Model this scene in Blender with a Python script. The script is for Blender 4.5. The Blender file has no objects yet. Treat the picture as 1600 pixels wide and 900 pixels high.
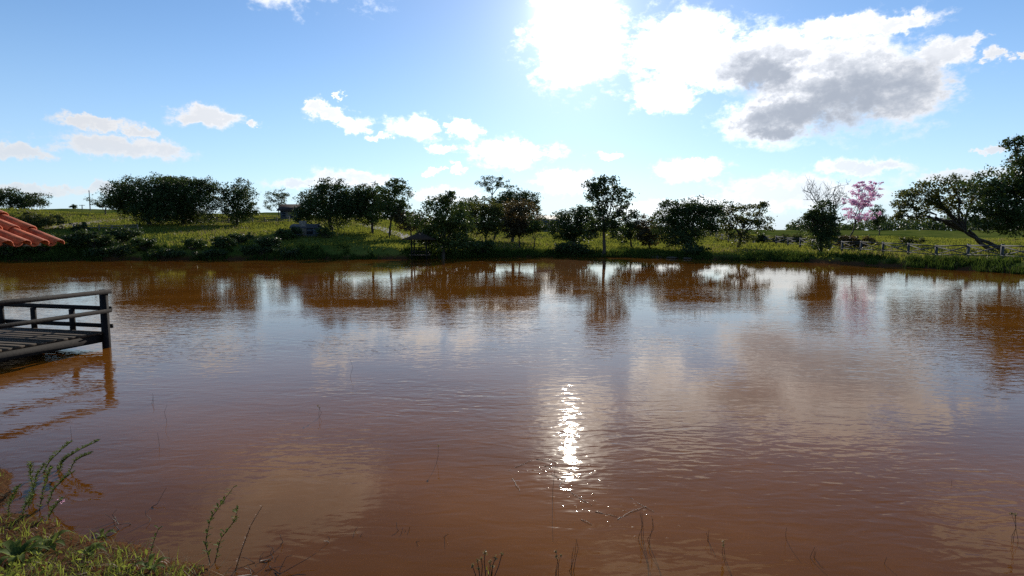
import bpy, math, random
import numpy as np
from mathutils import Vector

random.seed(7); rng = np.random.default_rng(7)
S = bpy.context.scene
COL = S.collection

# ------------------------------------------------------------------ camera
F, H, P = 900.0, 2.4, math.radians(5.2)
def ray(x, y):
    dx, dz = (x-800)/F, (450-y)/F
    return np.array([dx, math.cos(P)+dz*math.sin(P), dz*math.cos(P)-math.sin(P)])
def at(x, y, Y):                       # photo pixel -> point in the world at distance Y
    r = ray(x, y); return np.array([0, 0, H]) + r*(Y/r[1])
def on_water(x, y):
    r = ray(x, y); return np.array([0, 0, H]) + r*(H/-r[2])

cam_d = bpy.data.cameras.new('camera'); cam = bpy.data.objects.new('camera', cam_d)
COL.objects.link(cam); S.camera = cam
cam.location = (0, 0, H); cam.rotation_euler = (math.pi/2-P, 0, 0)
cam_d.sensor_width = 36; cam_d.lens = 36*F/1600; cam_d.clip_start = 0.05; cam_d.clip_end = 12000

# ------------------------------------------------------------------ light
sd = ray(897, 15); sd /= np.linalg.norm(sd)
SUN_EL = math.asin(sd[2]); SUN_AZ = math.atan2(sd[0], sd[1])
sl = bpy.data.lights.new('sun', 'SUN'); sl.energy = 5.0; sl.angle = math.radians(0.55); sl.color = (1, .93, .82)
so = bpy.data.objects.new('sun', sl); COL.objects.link(so)
so.rotation_euler = Vector(sd).to_track_quat('Z', 'Y').to_euler(); so.location = (0, 0, 50)
S.view_settings.view_transform = 'Standard'; S.view_settings.look = 'None'
S.view_settings.exposure = 0.0; S.view_settings.gamma = 1.0
S.render.engine = 'CYCLES'
S.cycles.use_denoising = False
S.cycles.max_bounces = 6; S.cycles.diffuse_bounces = 2; S.cycles.glossy_bounces = 3; S.cycles.transmission_bounces = 3; S.cycles.transparent_max_bounces = 8
S.cycles.sample_clamp_indirect = 6

class NT:                              # small node-graph helper
    def __init__(s, tree): s.t = tree; s.n = tree.nodes; s.n.clear()
    def put(s, sock, v):
        if isinstance(v, bpy.types.NodeSocket): s.t.links.new(v, sock)
        elif v is not None: sock.default_value = v
    def node(s, typ, ins=None, **kw):
        n = s.n.new(typ)
        for k, v in kw.items(): setattr(n, k, v)
        for k, v in (ins or {}).items(): s.put(n.inputs[k], v)
        return n
    def m(s, op, a, b=None, c=None, clamp=False):
        n = s.n.new('ShaderNodeMath'); n.operation = op; n.use_clamp = clamp
        for i, v in enumerate((a, b, c)):
            if v is not None: s.put(n.inputs[i], v)
        return n.outputs[0]
    def v(s, op, a, b=None):
        n = s.n.new('ShaderNodeVectorMath'); n.operation = op
        s.put(n.inputs[0], a)
        if b is not None: s.put(n.inputs[1], b)
        return n.outputs['Value'] if op in ('LENGTH', 'DOT_PRODUCT', 'DISTANCE') else n.outputs[0]
    def mix(s, f, a, b):
        n = s.n.new('ShaderNodeMix'); n.data_type = 'RGBA'
        s.put(n.inputs[0], f); s.put(n.inputs[6], a); s.put(n.inputs[7], b); return n.outputs[2]
    def step(s, x, a, b, to0=0.0, to1=1.0):
        n = s.n.new('ShaderNodeMapRange'); n.interpolation_type = 'SMOOTHSTEP'
        s.put(n.inputs[0], x); n.inputs[1].default_value = a; n.inputs[2].default_value = b
        n.inputs[3].default_value = to0; n.inputs[4].default_value = to1; return n.outputs[0]
    def noise(s, vec, scale, detail=3, rough=.5, dist=0.0):
        n = s.n.new('ShaderNodeTexNoise'); s.put(n.inputs['Vector'], vec)
        n.inputs['Scale'].default_value = scale; n.inputs['Detail'].default_value = detail
        n.inputs['Roughness'].default_value = rough; n.inputs['Distortion'].default_value = dist
        return n.outputs[0]

# ------------------------------------------------------------------ sky with clouds
W = bpy.data.worlds.new('World'); S.world = W; W.use_nodes = True
g = NT(W.node_tree)
BG = 0.10
sky = g.node('ShaderNodeTexSky', sky_type='NISHITA', sun_disc=False, sun_elevation=SUN_EL, sun_rotation=SUN_AZ,
             altitude=700, air_density=1.0, dust_density=0.12, ozone_density=2.6).outputs[0]
sky = g.node('ShaderNodeHueSaturation', {'Color': sky, 'Hue': .503, 'Saturation': 1.10, 'Value': 1.4}).outputs[0]
d = g.node('ShaderNodeTexCoord').outputs['Generated']
d = g.v('NORMALIZE', d)
sx = g.node('ShaderNodeSeparateXYZ', {0: d})
az = g.m('ARCTAN2', sx.outputs[0], sx.outputs[1]); el = g.m('ARCSINE', sx.outputs[2])
ae = g.node('ShaderNodeCombineXYZ', {0: az, 1: el, 2: 0.0}).outputs[0]
def ang(x, y):
    r = ray(x, y); r = r/np.linalg.norm(r); return math.atan2(r[0], r[1]), math.asin(r[2])
wn = g.noise(g.v('MULTIPLY', d, (1, 1, 1.7)), 30, 4, .68)
wn2 = g.noise(g.v('ADD', d, (3.1, 1.7, .4)), 30, 4, .68)
warp = g.node('ShaderNodeCombineXYZ', {0: g.m('MULTIPLY_ADD', wn, .085, -.0425), 1: g.m('MULTIPLY_ADD', wn2, .042, -.021), 2: 0.0}).outputs[0]
aew = g.v('ADD', ae, warp)
def field(lst, vec):
    out = None
    for cx, cy, rx, ry in lst:
        a, e = ang(cx, cy); a2, _ = ang(cx+rx, cy); _, e2 = ang(cx, cy-ry)
        ka, ke = 1/abs(a2-a)/1.08, 1/abs(e2-e)/1.08
        n = g.node('ShaderNodeVectorMath', {0: vec, 1: (ka, ke, 0), 2: (-a*ka, -e*ke, 0)}, operation='MULTIPLY_ADD')
        q = g.v('DOT_PRODUCT', n.outputs[0], n.outputs[0])
        out = q if out is None else g.m('MINIMUM', out, q)
    return g.m('SUBTRACT', 1.0, g.m('SQRT', out))
CL = [(35,236,58,17),(190,230,135,23),(150,192,70,14),(213,206,32,11),(322,180,62,20),(395,192,18,9),(495,166,26,14),(522,180,34,16),
      (552,196,40,15),(590,212,24,7),(650,200,46,22),(725,200,32,17),(692,233,24,10),(795,240,86,26),(680,270,16,7),(714,265,22,11),
      (885,282,66,24),(545,280,80,18),(470,288,62,13),(700,305,62,14),(50,297,120,11),(165,297,75,10),(528,148,10,6),
      (1080,264,66,21),(950,242,28,8),(1240,302,170,34),(1350,262,115,14),(1490,275,100,14),(1060,325,130,18),(1555,234,30,6),
      (905,60,90,105),(1065,70,105,66),(1040,150,60,36),(1210,90,90,70),(1310,130,215,92),(1210,185,110,56),(1410,145,110,66),(1140,110,80,46),
      (1475,80,66,30),(1510,68,40,22),(1556,86,26,16),(1590,92,20,8),(1310,42,90,26),(1400,40,90,20),
      (440,-75,185,100),(250,-190,160,70),(1100,-260,260,90),(1620,-150,150,60)]
GR = [(1330,150,175,66),(1190,118,85,50),(1250,180,140,44),(1215,205,80,20)]
F0 = field(CL, aew)
fb = g.noise(g.v('MULTIPLY', d, (1, 1, 1.6)), 17, 7, .62)
# scattered cloud beyond the framed part of the sky
far = g.step(g.noise(g.v('MULTIPLY', d, (1, 1, 2.2)), 3.2, 2), .5, .75, -.6, .35)
off = g.m('MAXIMUM', g.step(g.m('ABSOLUTE', az), .78, .95), g.step(el, .62, .8))
F1 = g.m('MAXIMUM', F0, g.m('SUBTRACT', far, g.m('MULTIPLY', g.m('SUBTRACT', 1.0, off), 3.0)))
F1 = g.m('MAXIMUM', F1, -1.0)
D = g.m('ADD', F1, g.m('MULTIPLY', g.m('SUBTRACT', fb, .5), 1.75))
D = g.m('ADD', D, g.step(F1, .15, .6, 0.0, .4))
fine = g.noise(g.v('MULTIPLY', d, (1, 1, 1.5)), 52, 4, .65)
D = g.m('ADD', D, g.m('MULTIPLY', g.m('SUBTRACT', fine, .5), 1.0))
mask = g.step(D, .0, .85)
mask = g.m('MULTIPLY', mask, g.step(F1, -.35, .05))
thick = g.step(g.m('ADD', field(GR, aew), g.m('ADD', g.m('MULTIPLY', g.m('SUBTRACT', fb, .5), 1.1), g.m('MULTIPLY', g.m('SUBTRACT', fine, .5), .5))), -.12, .80)
cs = g.v('DOT_PRODUCT', d, tuple(sd)); cs = g.m('MAXIMUM', cs, 0.0)
glow = g.m('ADD', g.m('MULTIPLY', g.m('POWER', cs, 1500.0), 40.0), g.m('MULTIPLY', g.m('POWER', cs, 200.0), 3.0))
glow = g.m('ADD', glow, g.m('MULTIPLY', g.m('POWER', cs, 30.0), .8))
lit = g.m('ADD', 8.2, g.m('MULTIPLY', g.m('POWER', cs, 12.0), 13.0))
white = g.v('MULTIPLY', (1.0, 1.0, 1.02), g.node('ShaderNodeCombineXYZ', {0: lit, 1: lit, 2: lit}).outputs[0])
white = g.mix(g.step(g.m('ADD', D, g.m('MULTIPLY', g.m('SUBTRACT', fine, .5), 1.2)), .55, 1.25, 0.0, .45), white, (6.2, 6.8, 7.7, 1))
ccol = g.mix(g.m('MULTIPLY', thick, .93), white, (3.9, 4.35, 5.2, 1))
# thin milky veil near the horizon
base = g.mix(g.step(el, .34, -.02, 0.0, .5), sky, (5.0, 7.0, 9.7, 1))
base = g.mix(g.step(el, .10, -.02, 0.0, .8), base, (6.1, 7.7, 9.6, 1))
c = g.mix(g.m('MULTIPLY', mask, g.step(el, .05, .16, .72, .97)), base, ccol)
gl = g.node('ShaderNodeCombineXYZ', {0: glow, 1: glow, 2: glow}).outputs[0]
c = g.v('ADD', c, gl)
bg = g.node('ShaderNodeBackground', {0: c, 1: BG})
g.node('ShaderNodeOutputWorld', {0: bg.outputs[0]})
W.cycles.sampling_method = 'MANUAL'; W.cycles.sample_map_resolution = 512

# ------------------------------------------------------------------ mesh helpers
def mesh_np(name, v, faces, mat, attrs=None, smooth=False):
    v = np.asarray(v, np.float32); f = np.asarray(faces, np.int32); k = f.shape[1]
    me = bpy.data.meshes.new(name); me.vertices.add(len(v)); me.vertices.foreach_set('co', v.ravel())
    me.loops.add(f.size); me.loops.foreach_set('vertex_index', f.ravel())
    me.polygons.add(len(f)); me.polygons.foreach_set('loop_start', np.arange(0, f.size, k, dtype=np.int32))
    if smooth: me.polygons.foreach_set('use_smooth', np.ones(len(f), bool))
    for n, a in (attrs or {}).items():
        at_ = me.attributes.new(n, 'FLOAT', 'POINT'); at_.data.foreach_set('value', np.asarray(a, np.float32))
    me.update(calc_edges=True); me.validate()
    if mat: me.materials.append(mat)
    return me
def link(name, me, parent=None, loc=None):
    o = bpy.data.objects.new(name, me); COL.objects.link(o)
    if parent: o.parent = parent
    if loc is not None: o.location = [float(t) for t in loc]
    return o
def tag(o, label=None, cat=None, group=None, kind=None):
    for k, v in (('label', label), ('category', cat), ('group', group), ('kind', kind)):
        if v: o[k] = v
    return o
def thing(name, label, cat, loc, group=None, rz=0):
    o = link(name, None, None, loc); o.rotation_euler.z = rz; o.empty_display_size = .2
    return tag(o, label, cat, group)
class MB:                              # collects quads / boxes / tubes into ONE mesh
    def __init__(s): s.v = []; s.f = []; s.n = 0
    def add(s, v, f):
        v = [tuple(q) for q in v]; g_ = []
        for q in np.asarray(f, int):
            if q[2] == q[3]: v.append(tuple((np.array(v[q[1]])+np.array(v[q[2]]))/2)); q = (q[0], q[1], len(v)-1, q[2])
            g_.append(tuple(q))
        s.v.append(np.asarray(v, float)); s.f.append(np.asarray(g_, int)+s.n); s.n += len(v); return s
    def bar(s, a, b, w, h, up=(0, 0, 1), jit=0.0):     # box from a to b, w sideways, h upwards
        a, b, up = np.array(a, float), np.array(b, float), np.array(up, float)
        t = b-a; t /= np.linalg.norm(t); r = np.cross(t, up); r /= np.linalg.norm(r); u = np.cross(r, t)
        c = []
        for p in (a, b):
            for i, j in ((-1, -1), (1, -1), (1, 1), (-1, 1)):
                c.append(p + r*i*w/2 + u*j*h/2 + (rng.normal(0, jit, 3) if jit else 0))
        return s.add(c, [(0,3,2,1),(4,5,6,7),(0,1,5,4),(1,2,6,5),(2,3,7,6),(3,0,4,7)])
    def tube(s, pts, rad, k=6):
        pts = np.asarray(pts, float); n = len(pts); rad = np.broadcast_to(rad, n)
        t = np.gradient(pts, axis=0); t /= np.linalg.norm(t, axis=1)[:, None]+1e-9
        ref = np.where(np.abs(t[:, 2:3]) > .9, np.array([[1., 0, 0]]), np.array([[0, 0, 1.]]))
        a = np.cross(t, ref); a /= np.linalg.norm(a, axis=1)[:, None]+1e-9; b = np.cross(t, a)
        th = np.linspace(0, 2*math.pi, k, endpoint=False)
        v = pts[:, None]+rad[:, None, None]*(a[:, None]*np.cos(th)[None, :, None]+b[:, None]*np.sin(th)[None, :, None])
        i, j = np.meshgrid(np.arange(n-1), np.arange(k), indexing='ij'); i, j = i.ravel(), j.ravel(); j2 = (j+1) % k
        return s.add(v.reshape(-1, 3), np.stack([i*k+j, i*k+j2, (i+1)*k+j2, (i+1)*k+j], 1))
    def build(s, name, mat, parent=None, smooth=False):
        return link(name, mesh_np(name, np.concatenate(s.v), np.concatenate(s.f), mat, smooth=smooth), parent)

def hash2(i, j, s):
    n = (i*374761393 + j*668265263 + s*974711) & 0x7fffffff
    n = ((n ^ (n >> 13))*1274126177) & 0x7fffffff
    return ((n ^ (n >> 16)) & 0xffff)/65535.0
def vn(x, y, s=0):
    x, y = np.asarray(x, float), np.asarray(y, float)
    i, j = np.floor(x).astype(np.int64), np.floor(y).astype(np.int64); u, v = x-i, y-j
    u, v = u*u*(3-2*u), v*v*(3-2*v)
    return (hash2(i, j, s)*(1-u)+hash2(i+1, j, s)*u)*(1-v)+(hash2(i, j+1, s)*(1-u)+hash2(i+1, j+1, s)*u)*v

# ------------------------------------------------------------------ materials
def material(name):
    m = bpy.data.materials.new(name); m.use_nodes = True; return m, NT(m.node_tree)
def simple(name, c1, c2, rough=.8, scale=6, stretch=(1, 1, 1), bump=.0, spec=.3, rand=0.0):
    m, g = material(name)
    tc = g.node('ShaderNodeTexCoord').outputs['Object']
    if rand:
        r = g.node('ShaderNodeObjectInfo').outputs['Random']
        tc = g.v('ADD', tc, g.node('ShaderNodeCombineXYZ', {0: g.m('MULTIPLY', r, 37.0), 1: g.m('MULTIPLY', r, 11.0), 2: 0.0}).outputs[0])
    n = g.noise(g.v('MULTIPLY', tc, stretch), scale, 6, .6)
    f = g.step(n, .3, .7)
    col = g.mix(f, (*c1, 1), (*c2, 1))
    if rand:
        hs = g.node('ShaderNodeHueSaturation', {'Color': col, 'Value': g.m('MULTIPLY_ADD', r, rand, 1-rand/2)}); col = hs.outputs[0]
    b = g.node('ShaderNodeBsdfPrincipled', {'Base Color': col, 'Roughness': rough, 'Specular IOR Level': spec})
    if bump:
        bp = g.node('ShaderNodeBump', {'Height': n, 'Distance': bump, 'Strength': 1.0}); g.put(b.inputs['Normal'], bp.outputs[0])
    g.node('ShaderNodeOutputMaterial', {0: b.outputs[0]})
    return m
def leafy(name, c1, c2, trans=.35, tcol=None, rough=.55, spec=.25):
    m, g = material(name)
    t = g.node('ShaderNodeAttribute', attribute_name='tint').outputs['Fac']
    col = g.mix(t, (*c1, 1), (*c2, 1))
    b = g.node('ShaderNodeBsdfPrincipled', {'Base Color': col, 'Roughness': rough, 'Specular IOR Level': spec})
    tc = g.mix(.6, col, (*(tcol or c2), 1))
    tr = g.node('ShaderNodeBsdfTranslucent', {0: tc})
    mx = g.node('ShaderNodeMixShader', {0: trans, 1: b.outputs[0], 2: tr.outputs[0]})
    g.node('ShaderNodeOutputMaterial', {0: mx.outputs[0]})
    return m
M = dict(
    bark=simple('bark', (.035, .026, .02), (.085, .065, .05), .9, 5, (1, 1, .3), .02),
    palebark=simple('pale_bark', (.09, .075, .06), (.16, .14, .115), .9, 5, (1, 1, .3), .01),
    dark=leafy('leaf_dark', (.022, .038, .012), (.045, .07, .018), .28, (.10, .14, .02)),
    mid=leafy('leaf_mid', (.03, .05, .013), (.065, .095, .02), .3, (.11, .15, .02)),
    olive=leafy('leaf_olive', (.045, .055, .016), (.09, .10, .025), .35, (.15, .15, .02)),
    brown=leafy('leaf_brown', (.05, .04, .018), (.09, .07, .028), .35, (.16, .11, .03)),
    pink=leafy('blossom_pink', (.58, .30, .46), (.82, .54, .70), .5, (.85, .45, .66)),
    grass=leafy('grass_blade', (.058, .072, .014), (.13, .14, .028), .5, (.33, .34, .045), .9, .02),
    rank=leafy('grass_rank_shaded', (.022, .040, .009), (.05, .078, .016), .35, (.10, .15, .02), .8, .05),  # lush grass darkened for the far bank, shade put into the blade colour
    lush=leafy('grass_lush', (.06, .085, .016), (.13, .16, .03), .5, (.36, .40, .06), .8, .08),
    broad=leafy('weed_broad', (.075, .105, .022), (.14, .18, .045), .5, (.30, .36, .07), .6, .08),
    straw=leafy('grass_straw', (.13, .10, .05), (.24, .19, .09), .35, (.35, .27, .10)),
    redweed=leafy('weed_red', (.10, .035, .02), (.16, .06, .03), .3, (.25, .08, .03)),
    plank=simple('weathered_plank', (.038, .028, .021), (.095, .07, .048), .85, 3, (1, 8, 8), .004, .15, .3),
    darkwood=simple('dark_wood', (.009, .008, .008), (.022, .018, .017), .8, 4, (1, 6, 6), .004, .12, .3),
    fence=simple('fence_grey_paint', (.035, .037, .043), (.07, .075, .085), .8, 5, (1, 1, 1), .003, .3, .3),
    oldfence=simple('old_fence_wood', (.12, .10, .08), (.25, .21, .17), .9, 5),
    tile=simple('clay_tile', (.34, .055, .016), (.68, .15, .05), .75, 14, (1, 1, 1), .003, .3, .45),
    thatch=simple('brown_roof', (.025, .017, .012), (.055, .036, .025), .95, 14, (1, 1, 4), .02),
    roofgrey=simple('dark_roof', (.03, .03, .033), (.07, .066, .065), .7, 10),
    wall=simple('whitewash_shaded', (.06, .07, .085), (.11, .125, .145), .9, 3),  # pale walls darkened and blued, tree shade put into their colour
    glassy=simple('dark_window', (.02, .025, .03), (.03, .035, .04), .15, 2),
    metal=simple('pole_grey', (.10, .10, .10), (.16, .16, .16), .7, 4),
    dirt=simple('track_dirt', (.26, .19, .13), (.40, .31, .23), .95, 1.5),
    asphalt=simple('path_grey', (.13, .115, .11), (.22, .20, .185), .95, 2),
    stone=simple('bank_stone', (.05, .038, .028), (.11, .085, .06), .9, 6, (1, 1, 1), .03),
    twig=simple('wet_twig', (.03, .02, .013), (.07, .048, .03), .5, 12, (1, 1, 1), .0, .6),
)

# ------------------------------------------------------------------ terrain
def yw(x, y): p = on_water(x, y); return p[0], p[1]
far_shore = [yw(*q) for q in [(0,407),(100,406.5),(200,406),(300,406),(400,405.5),(520,405),(620,405),(690,404),(760,402.3),(860,401.6),
             (930,402),(1000,402.3),(1060,404),(1110,406),(1160,407),(1220,408.5),(1280,411),(1340,414),(1400,417),(1460,420),(1530,424),(1600,428.5)]]
poly = far_shore + [(31.5, 27), (30, 18), (24, 9), (14, 3.6), (7, 2.7), (3, 2.7), (.6, 2.95), (-.8, 3.3), (-1.7, 3.65), (-2.6, 4.15), (-3.6, 4.45), (-4.4, 4.9),
        (-5.1, 5.45), (-6.2, 6.0), (-8, 6.9), (-12, 8.2), (-22, 11), (-40, 18), (-62, 30), (-66, 46)]
poly = np.array(poly)
SA, SB = poly, np.roll(poly, -1, 0)
def shore(x, y):                       # signed distance, >0 on land
    x, y = np.asarray(x, float).ravel(), np.asarray(y, float).ravel()
    best = np.full(x.shape, 1e18); inside = np.zeros(x.shape, bool)
    for a, b in zip(SA, SB):
        ab = b-a; t = np.clip(((x-a[0])*ab[0]+(y-a[1])*ab[1])/(ab@ab), 0, 1)
        best = np.minimum(best, (x-a[0]-t*ab[0])**2+(y-a[1]-t*ab[1])**2)
        c = (a[1] > y) != (b[1] > y)
        with np.errstate(divide='ignore', invalid='ignore'):
            inside ^= c & (x < (b[0]-a[0])*(y-a[1])/(b[1]-a[1])+a[0])
    return np.sqrt(best)*np.where(inside, -1, 1)
def sstep(a, b, x): t = np.clip((x-a)/(b-a), 0, 1); return t*t*(3-2*t)
def ground(x, y):
    shp = np.shape(x); x, y = np.asarray(x, float).ravel(), np.asarray(y, float).ravel()
    s = shore(x, y)
    near = 1-sstep(14, 30, y)
    s = s + (vn(x*.9, y*.9, 3)-.5)*(.7-.35*near) + (vn(x*3.1, y*3.1, 4)-.5)*.22
    u = x/np.maximum(y, 12)
    sl = np.interp(u, [-1.2, -.89, -.44, -.22, -.04, .17, .33, .5, .9, 1.4], [.098, .098, .094, .086, .07, .058, .042, .026, .017, .014])
    top = np.interp(u, [-1.2, -.44, -.04, .17, .4, .9], [75, 77, 78, 85, 130, 240])
    r = np.maximum(s-4.5, 0); r = np.where(r < top, r-r*r/(top*2)*.25, top*.875+(r-top)*.03)
    bank = np.interp(u, [-1, -.25, -.1, .3, .9], [1.5, 1.3, .6, .45, .6]); bw = np.interp(u, [-1, -.25, 0, 1], [2.8, 2.6, 1.6, 1.5])
    z = bank*sstep(0, bw, s) + sl*r + (vn(x*.13, y*.13, 5)-.5)*np.clip(s*.03, 0, .7) + (vn(x*.6, y*.6, 6)-.5)*.16*sstep(.5, 4, s)
    zn = .02 + .17*np.maximum(s, 0) + (vn(x*2.2, y*2.2, 8)-.5)*.12*sstep(.1, .8, s)
    zn = np.minimum(zn, .85+.02*s)
    z = np.where(s > 0, z*(1-near)+zn*near, np.maximum(s*.16, -1.6)+(vn(x*1.7, y*1.7, 9)-.5)*.05*sstep(0, -1, s))
    z = np.minimum(z, 40.0)
    return z.reshape(shp)
def gz(x, y): return float(ground(np.array([x]), np.array([y]))[0])

def lines(*segs):
    out = []
    for a, b, n in segs: out.append(np.linspace(a, b, n, endpoint=False))
    return np.concatenate(out)
GX = lines((-4000, -400, 14), (-400, -120, 20), (-120, -64, 40), (-64, -8, 80), (-8, -5.5, 40), (-5.5, .5, 120), (.5, 4, 20), (4, 48, 60), (48, 130, 50), (130, 500, 24), (500, 4001, 14))
GY = lines((-300, -20, 10), (-20, 1.5, 16), (1.5, 7.0, 120), (7.0, 12, 20), (12, 48, 44), (48, 72, 60), (72, 150, 78), (150, 420, 40), (420, 6001, 22))
X, Y = np.meshgrid(GX, GY); Z = ground(X, Y)
nx, ny = len(GX), len(GY)
ii, jj = np.meshgrid(np.arange(nx-1), np.arange(ny-1)); q0 = (jj*nx+ii).ravel()
quads = np.stack([q0, q0+1, q0+nx+1, q0+nx], 1)
V = np.stack([X.ravel(), Y.ravel(), Z.ravel()], 1)

m, g = material('ground_cover'); M['ground'] = m
pos = g.node('ShaderNodeNewGeometry').outputs['Position']; sp = g.node('ShaderNodeSeparateXYZ', {0: pos})
n1 = g.noise(pos, .16, 5, .6); n2 = g.noise(pos, 2.2, 5, .65); n3 = g.noise(pos, 14, 4, .6)
gr = g.mix(g.step(n1, .38, .62), (.055, .085, .016, 1), (.13, .145, .03, 1))
gr = g.mix(g.step(n2, .5, .8), gr, (.13, .11, .04, 1))
mud = g.mix(g.step(n2, .3, .7), (.36, .14, .04, 1), (.48, .21, .065, 1))
mud = g.mix(g.step(n3, .52, .72), mud, (.16, .07, .025, 1))
zz = g.m('ADD', sp.outputs[2], g.m('MULTIPLY', g.m('SUBTRACT', n2, .5), .35))
mud = g.mix(g.step(sp.outputs[2], -.05, .0), mud, (.085, .042, .02, 1))
col = g.mix(g.step(zz, .12, .55), mud, gr)
bp = g.node('ShaderNodeBump', {'Height': n3, 'Distance': .03, 'Strength': .8})
b = g.node('ShaderNodeBsdfPrincipled', {'Base Color': col, 'Roughness': 1.0, 'Specular IOR Level': .0, 'Normal': bp.outputs[0]})
g.node('ShaderNodeOutputMaterial', {0: b.outputs[0]})
tag(link('ground', mesh_np('ground', V, quads, M['ground'], smooth=True)), kind='structure')

# ------------------------------------------------------------------ water
keep = (X.ravel() > -80) & (X.ravel() < 45) & (Y.ravel() > 1.2) & (Y.ravel() < 72) & (Z.ravel() < .5)
qk = keep[quads].all(1); wq = quads[qk]; used = np.unique(wq); remap = np.full(len(V), -1); remap[used] = np.arange(len(used))
WV = V[used].copy(); depth = np.maximum(-WV[:, 2], 0); WV[:, 2] = 0
m, g = material('muddy_water'); M['water'] = m
pos = g.node('ShaderNodeNewGeometry').outputs['Position']; sp = g.node('ShaderNodeSeparateXYZ', {0: pos})
def wave(stretch, scale, detail, amp, dist=0.0, rot=0.0):
    v = g.node('ShaderNodeMapping', {'Vector': pos, 'Rotation': (0, 0, rot), 'Scale': (*stretch, 0)}).outputs[0]
    return g.m('MULTIPLY', g.m('SUBTRACT', g.noise(v, scale, detail, .5, dist), .5), amp)
patch = g.step(g.noise(g.node('ShaderNodeMapping', {'Vector': pos, 'Scale': (.6, 1, 0)}).outputs[0], .22, 3), .36, .64, .30, 1.4)
calm = g.step(sp.outputs[1], 3.4, 6.5, .75, 1.0)            # sheltered shallows by the near bank
far_ = g.step(sp.outputs[1], 7.5, 42.0, 1.0, .20)          # lee of the far bank
h = g.m('ADD', wave((.36, 1), 5.6, 1, .0050, .8, .10), wave((.42, 1), 12.0, 1.5, .0022, .6, -.16))
h = g.m('ADD', h, wave((.5, 1), 1.1, 1, .0045, 0, .3))
h = g.m('ADD', h, wave((.9, 1), 8, 1, .0016, .3, .5))
h = g.m('MULTIPLY', g.m('MULTIPLY', h, patch), g.m('MULTIPLY', calm, far_))
# tight little ripples where twigs break the surface
spk = None
for (px, py, r) in [(880, 742, .55), (850, 745, .35), (915, 775, .4), (965, 800, .35), (1005, 815, .4), (820, 735, .25)]:
    p = on_water(px, py)
    q = g.step(g.v('LENGTH', g.v('MULTIPLY', g.v('SUBTRACT', pos, tuple(p)), (1, .8, 0))), r, 0.0)
    spk = q if spk is None else g.m('MAXIMUM', spk, q)
vor = g.node('ShaderNodeTexVoronoi', {'Vector': pos, 'Scale': 17.0, 'Randomness': 1.0})
dot = g.step(vor.outputs['Distance'], .30, .0)
dot = g.m('MULTIPLY', dot, g.m('GREATER_THAN', g.node('ShaderNodeSeparateColor', {0: vor.outputs['Color']}).outputs[0], .55))
h = g.m('ADD', h, g.m('MULTIPLY', g.m('MULTIPLY', dot, spk), .004))
bump = g.node('ShaderNodeBump', {'Height': h, 'Distance': 1.0, 'Strength': 1.0}).outputs[0]
dep = g.node('ShaderNodeAttribute', attribute_name='depth').outputs['Fac']
murk = g.step(dep, -.02, .34, .62, 1.0)
bn = g.noise(pos, .35, 4, .6)
body = g.mix(g.step(bn, .35, .65), (.165, .055, .006, 1), (.215, .074, .009, 1))
df = g.node('ShaderNodeBsdfDiffuse', {0: body})
tr = g.node('ShaderNodeBsdfTransparent', {0: (.92, .78, .58, 1)})
under = g.node('ShaderNodeMixShader', {0: murk, 1: tr.outputs[0], 2: df.outputs[0]})
fr = g.node('ShaderNodeFresnel', {'IOR': 1.333, 'Normal': bump}).outputs[0]
fr = g.m('MULTIPLY', fr, g.step(fr, .02, .28, .46, 1.0))
gs = g.node('ShaderNodeBsdfGlossy', {0: (1, .965, .90, 1), 'Roughness': .03, 'Normal': bump})
mx = g.node('ShaderNodeMixShader', {0: fr, 1: under.outputs[0], 2: gs.outputs[0]})
g.node('ShaderNodeOutputMaterial', {0: mx.outputs[0]})
tag(link('water', mesh_np('water', WV, remap[wq], M['water'], {'depth': depth}, True)), kind='structure')

# ------------------------------------------------------------------ tracks on the hillside
def hit(x, y, lo=20., hi=260.):        # where a photo ray meets the terrain
    r = ray(x, y); ys = np.arange(lo, hi, .25); t = ys/r[1]
    p = np.array([0, 0, H])+t[:, None]*r; z = ground(p[:, 0], p[:, 1]); k = np.where((p[:, 2] <= z) & (shore(p[:, 0], p[:, 1]) > .3))[0]
    return p[k[0]] if len(k) else None
def ribbon(name, pts, widths, mat, dz=.07):
    pts = np.array(pts)[:, :2]; n = 40
    t = np.linspace(0, len(pts)-1, n); c = np.stack([np.interp(t, np.arange(len(pts)), pts[:, k]) for k in (0, 1)], 1)
    w = np.interp(t, np.arange(len(widths)), widths); tg = np.gradient(c, axis=0); tg /= np.linalg.norm(tg, axis=1)[:, None]
    nn = np.stack([-tg[:, 1], tg[:, 0]], 1); v = []
    for k in range(5):
        p = c+nn*(w*(k/4-.5)*(1+.15*np.sin(t*9+k)))[:, None]; v.append(np.column_stack([p, ground(p[:, 0], p[:, 1])+dz]))
    v = np.stack(v, 1).reshape(-1, 3); i, j = np.meshgrid(np.arange(n-1), np.arange(4)); q = (i*5+j).ravel()
    return tag(link(name, mesh_np(name, v, np.stack([q, q+1, q+6, q+5], 1), mat, smooth=True)), kind='structure')
def hits(lst, dflt=100): return [hit(*q) if hit(*q) is not None else at(*q, dflt) for q in lst]
ribbon('dirt_track', hits([(60, 358), (105, 353), (130, 349), (165, 345), (205, 341)]), [4, 3.4, 2.6, 2.4, 2.2], M['dirt'])
ribbon('footpath', hits([(572, 351), (590, 356), (612, 363), (630, 369), (648, 376)]), [3.2, 3.2, 3.0, 2.6, 2.2], M['asphalt'])

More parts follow.
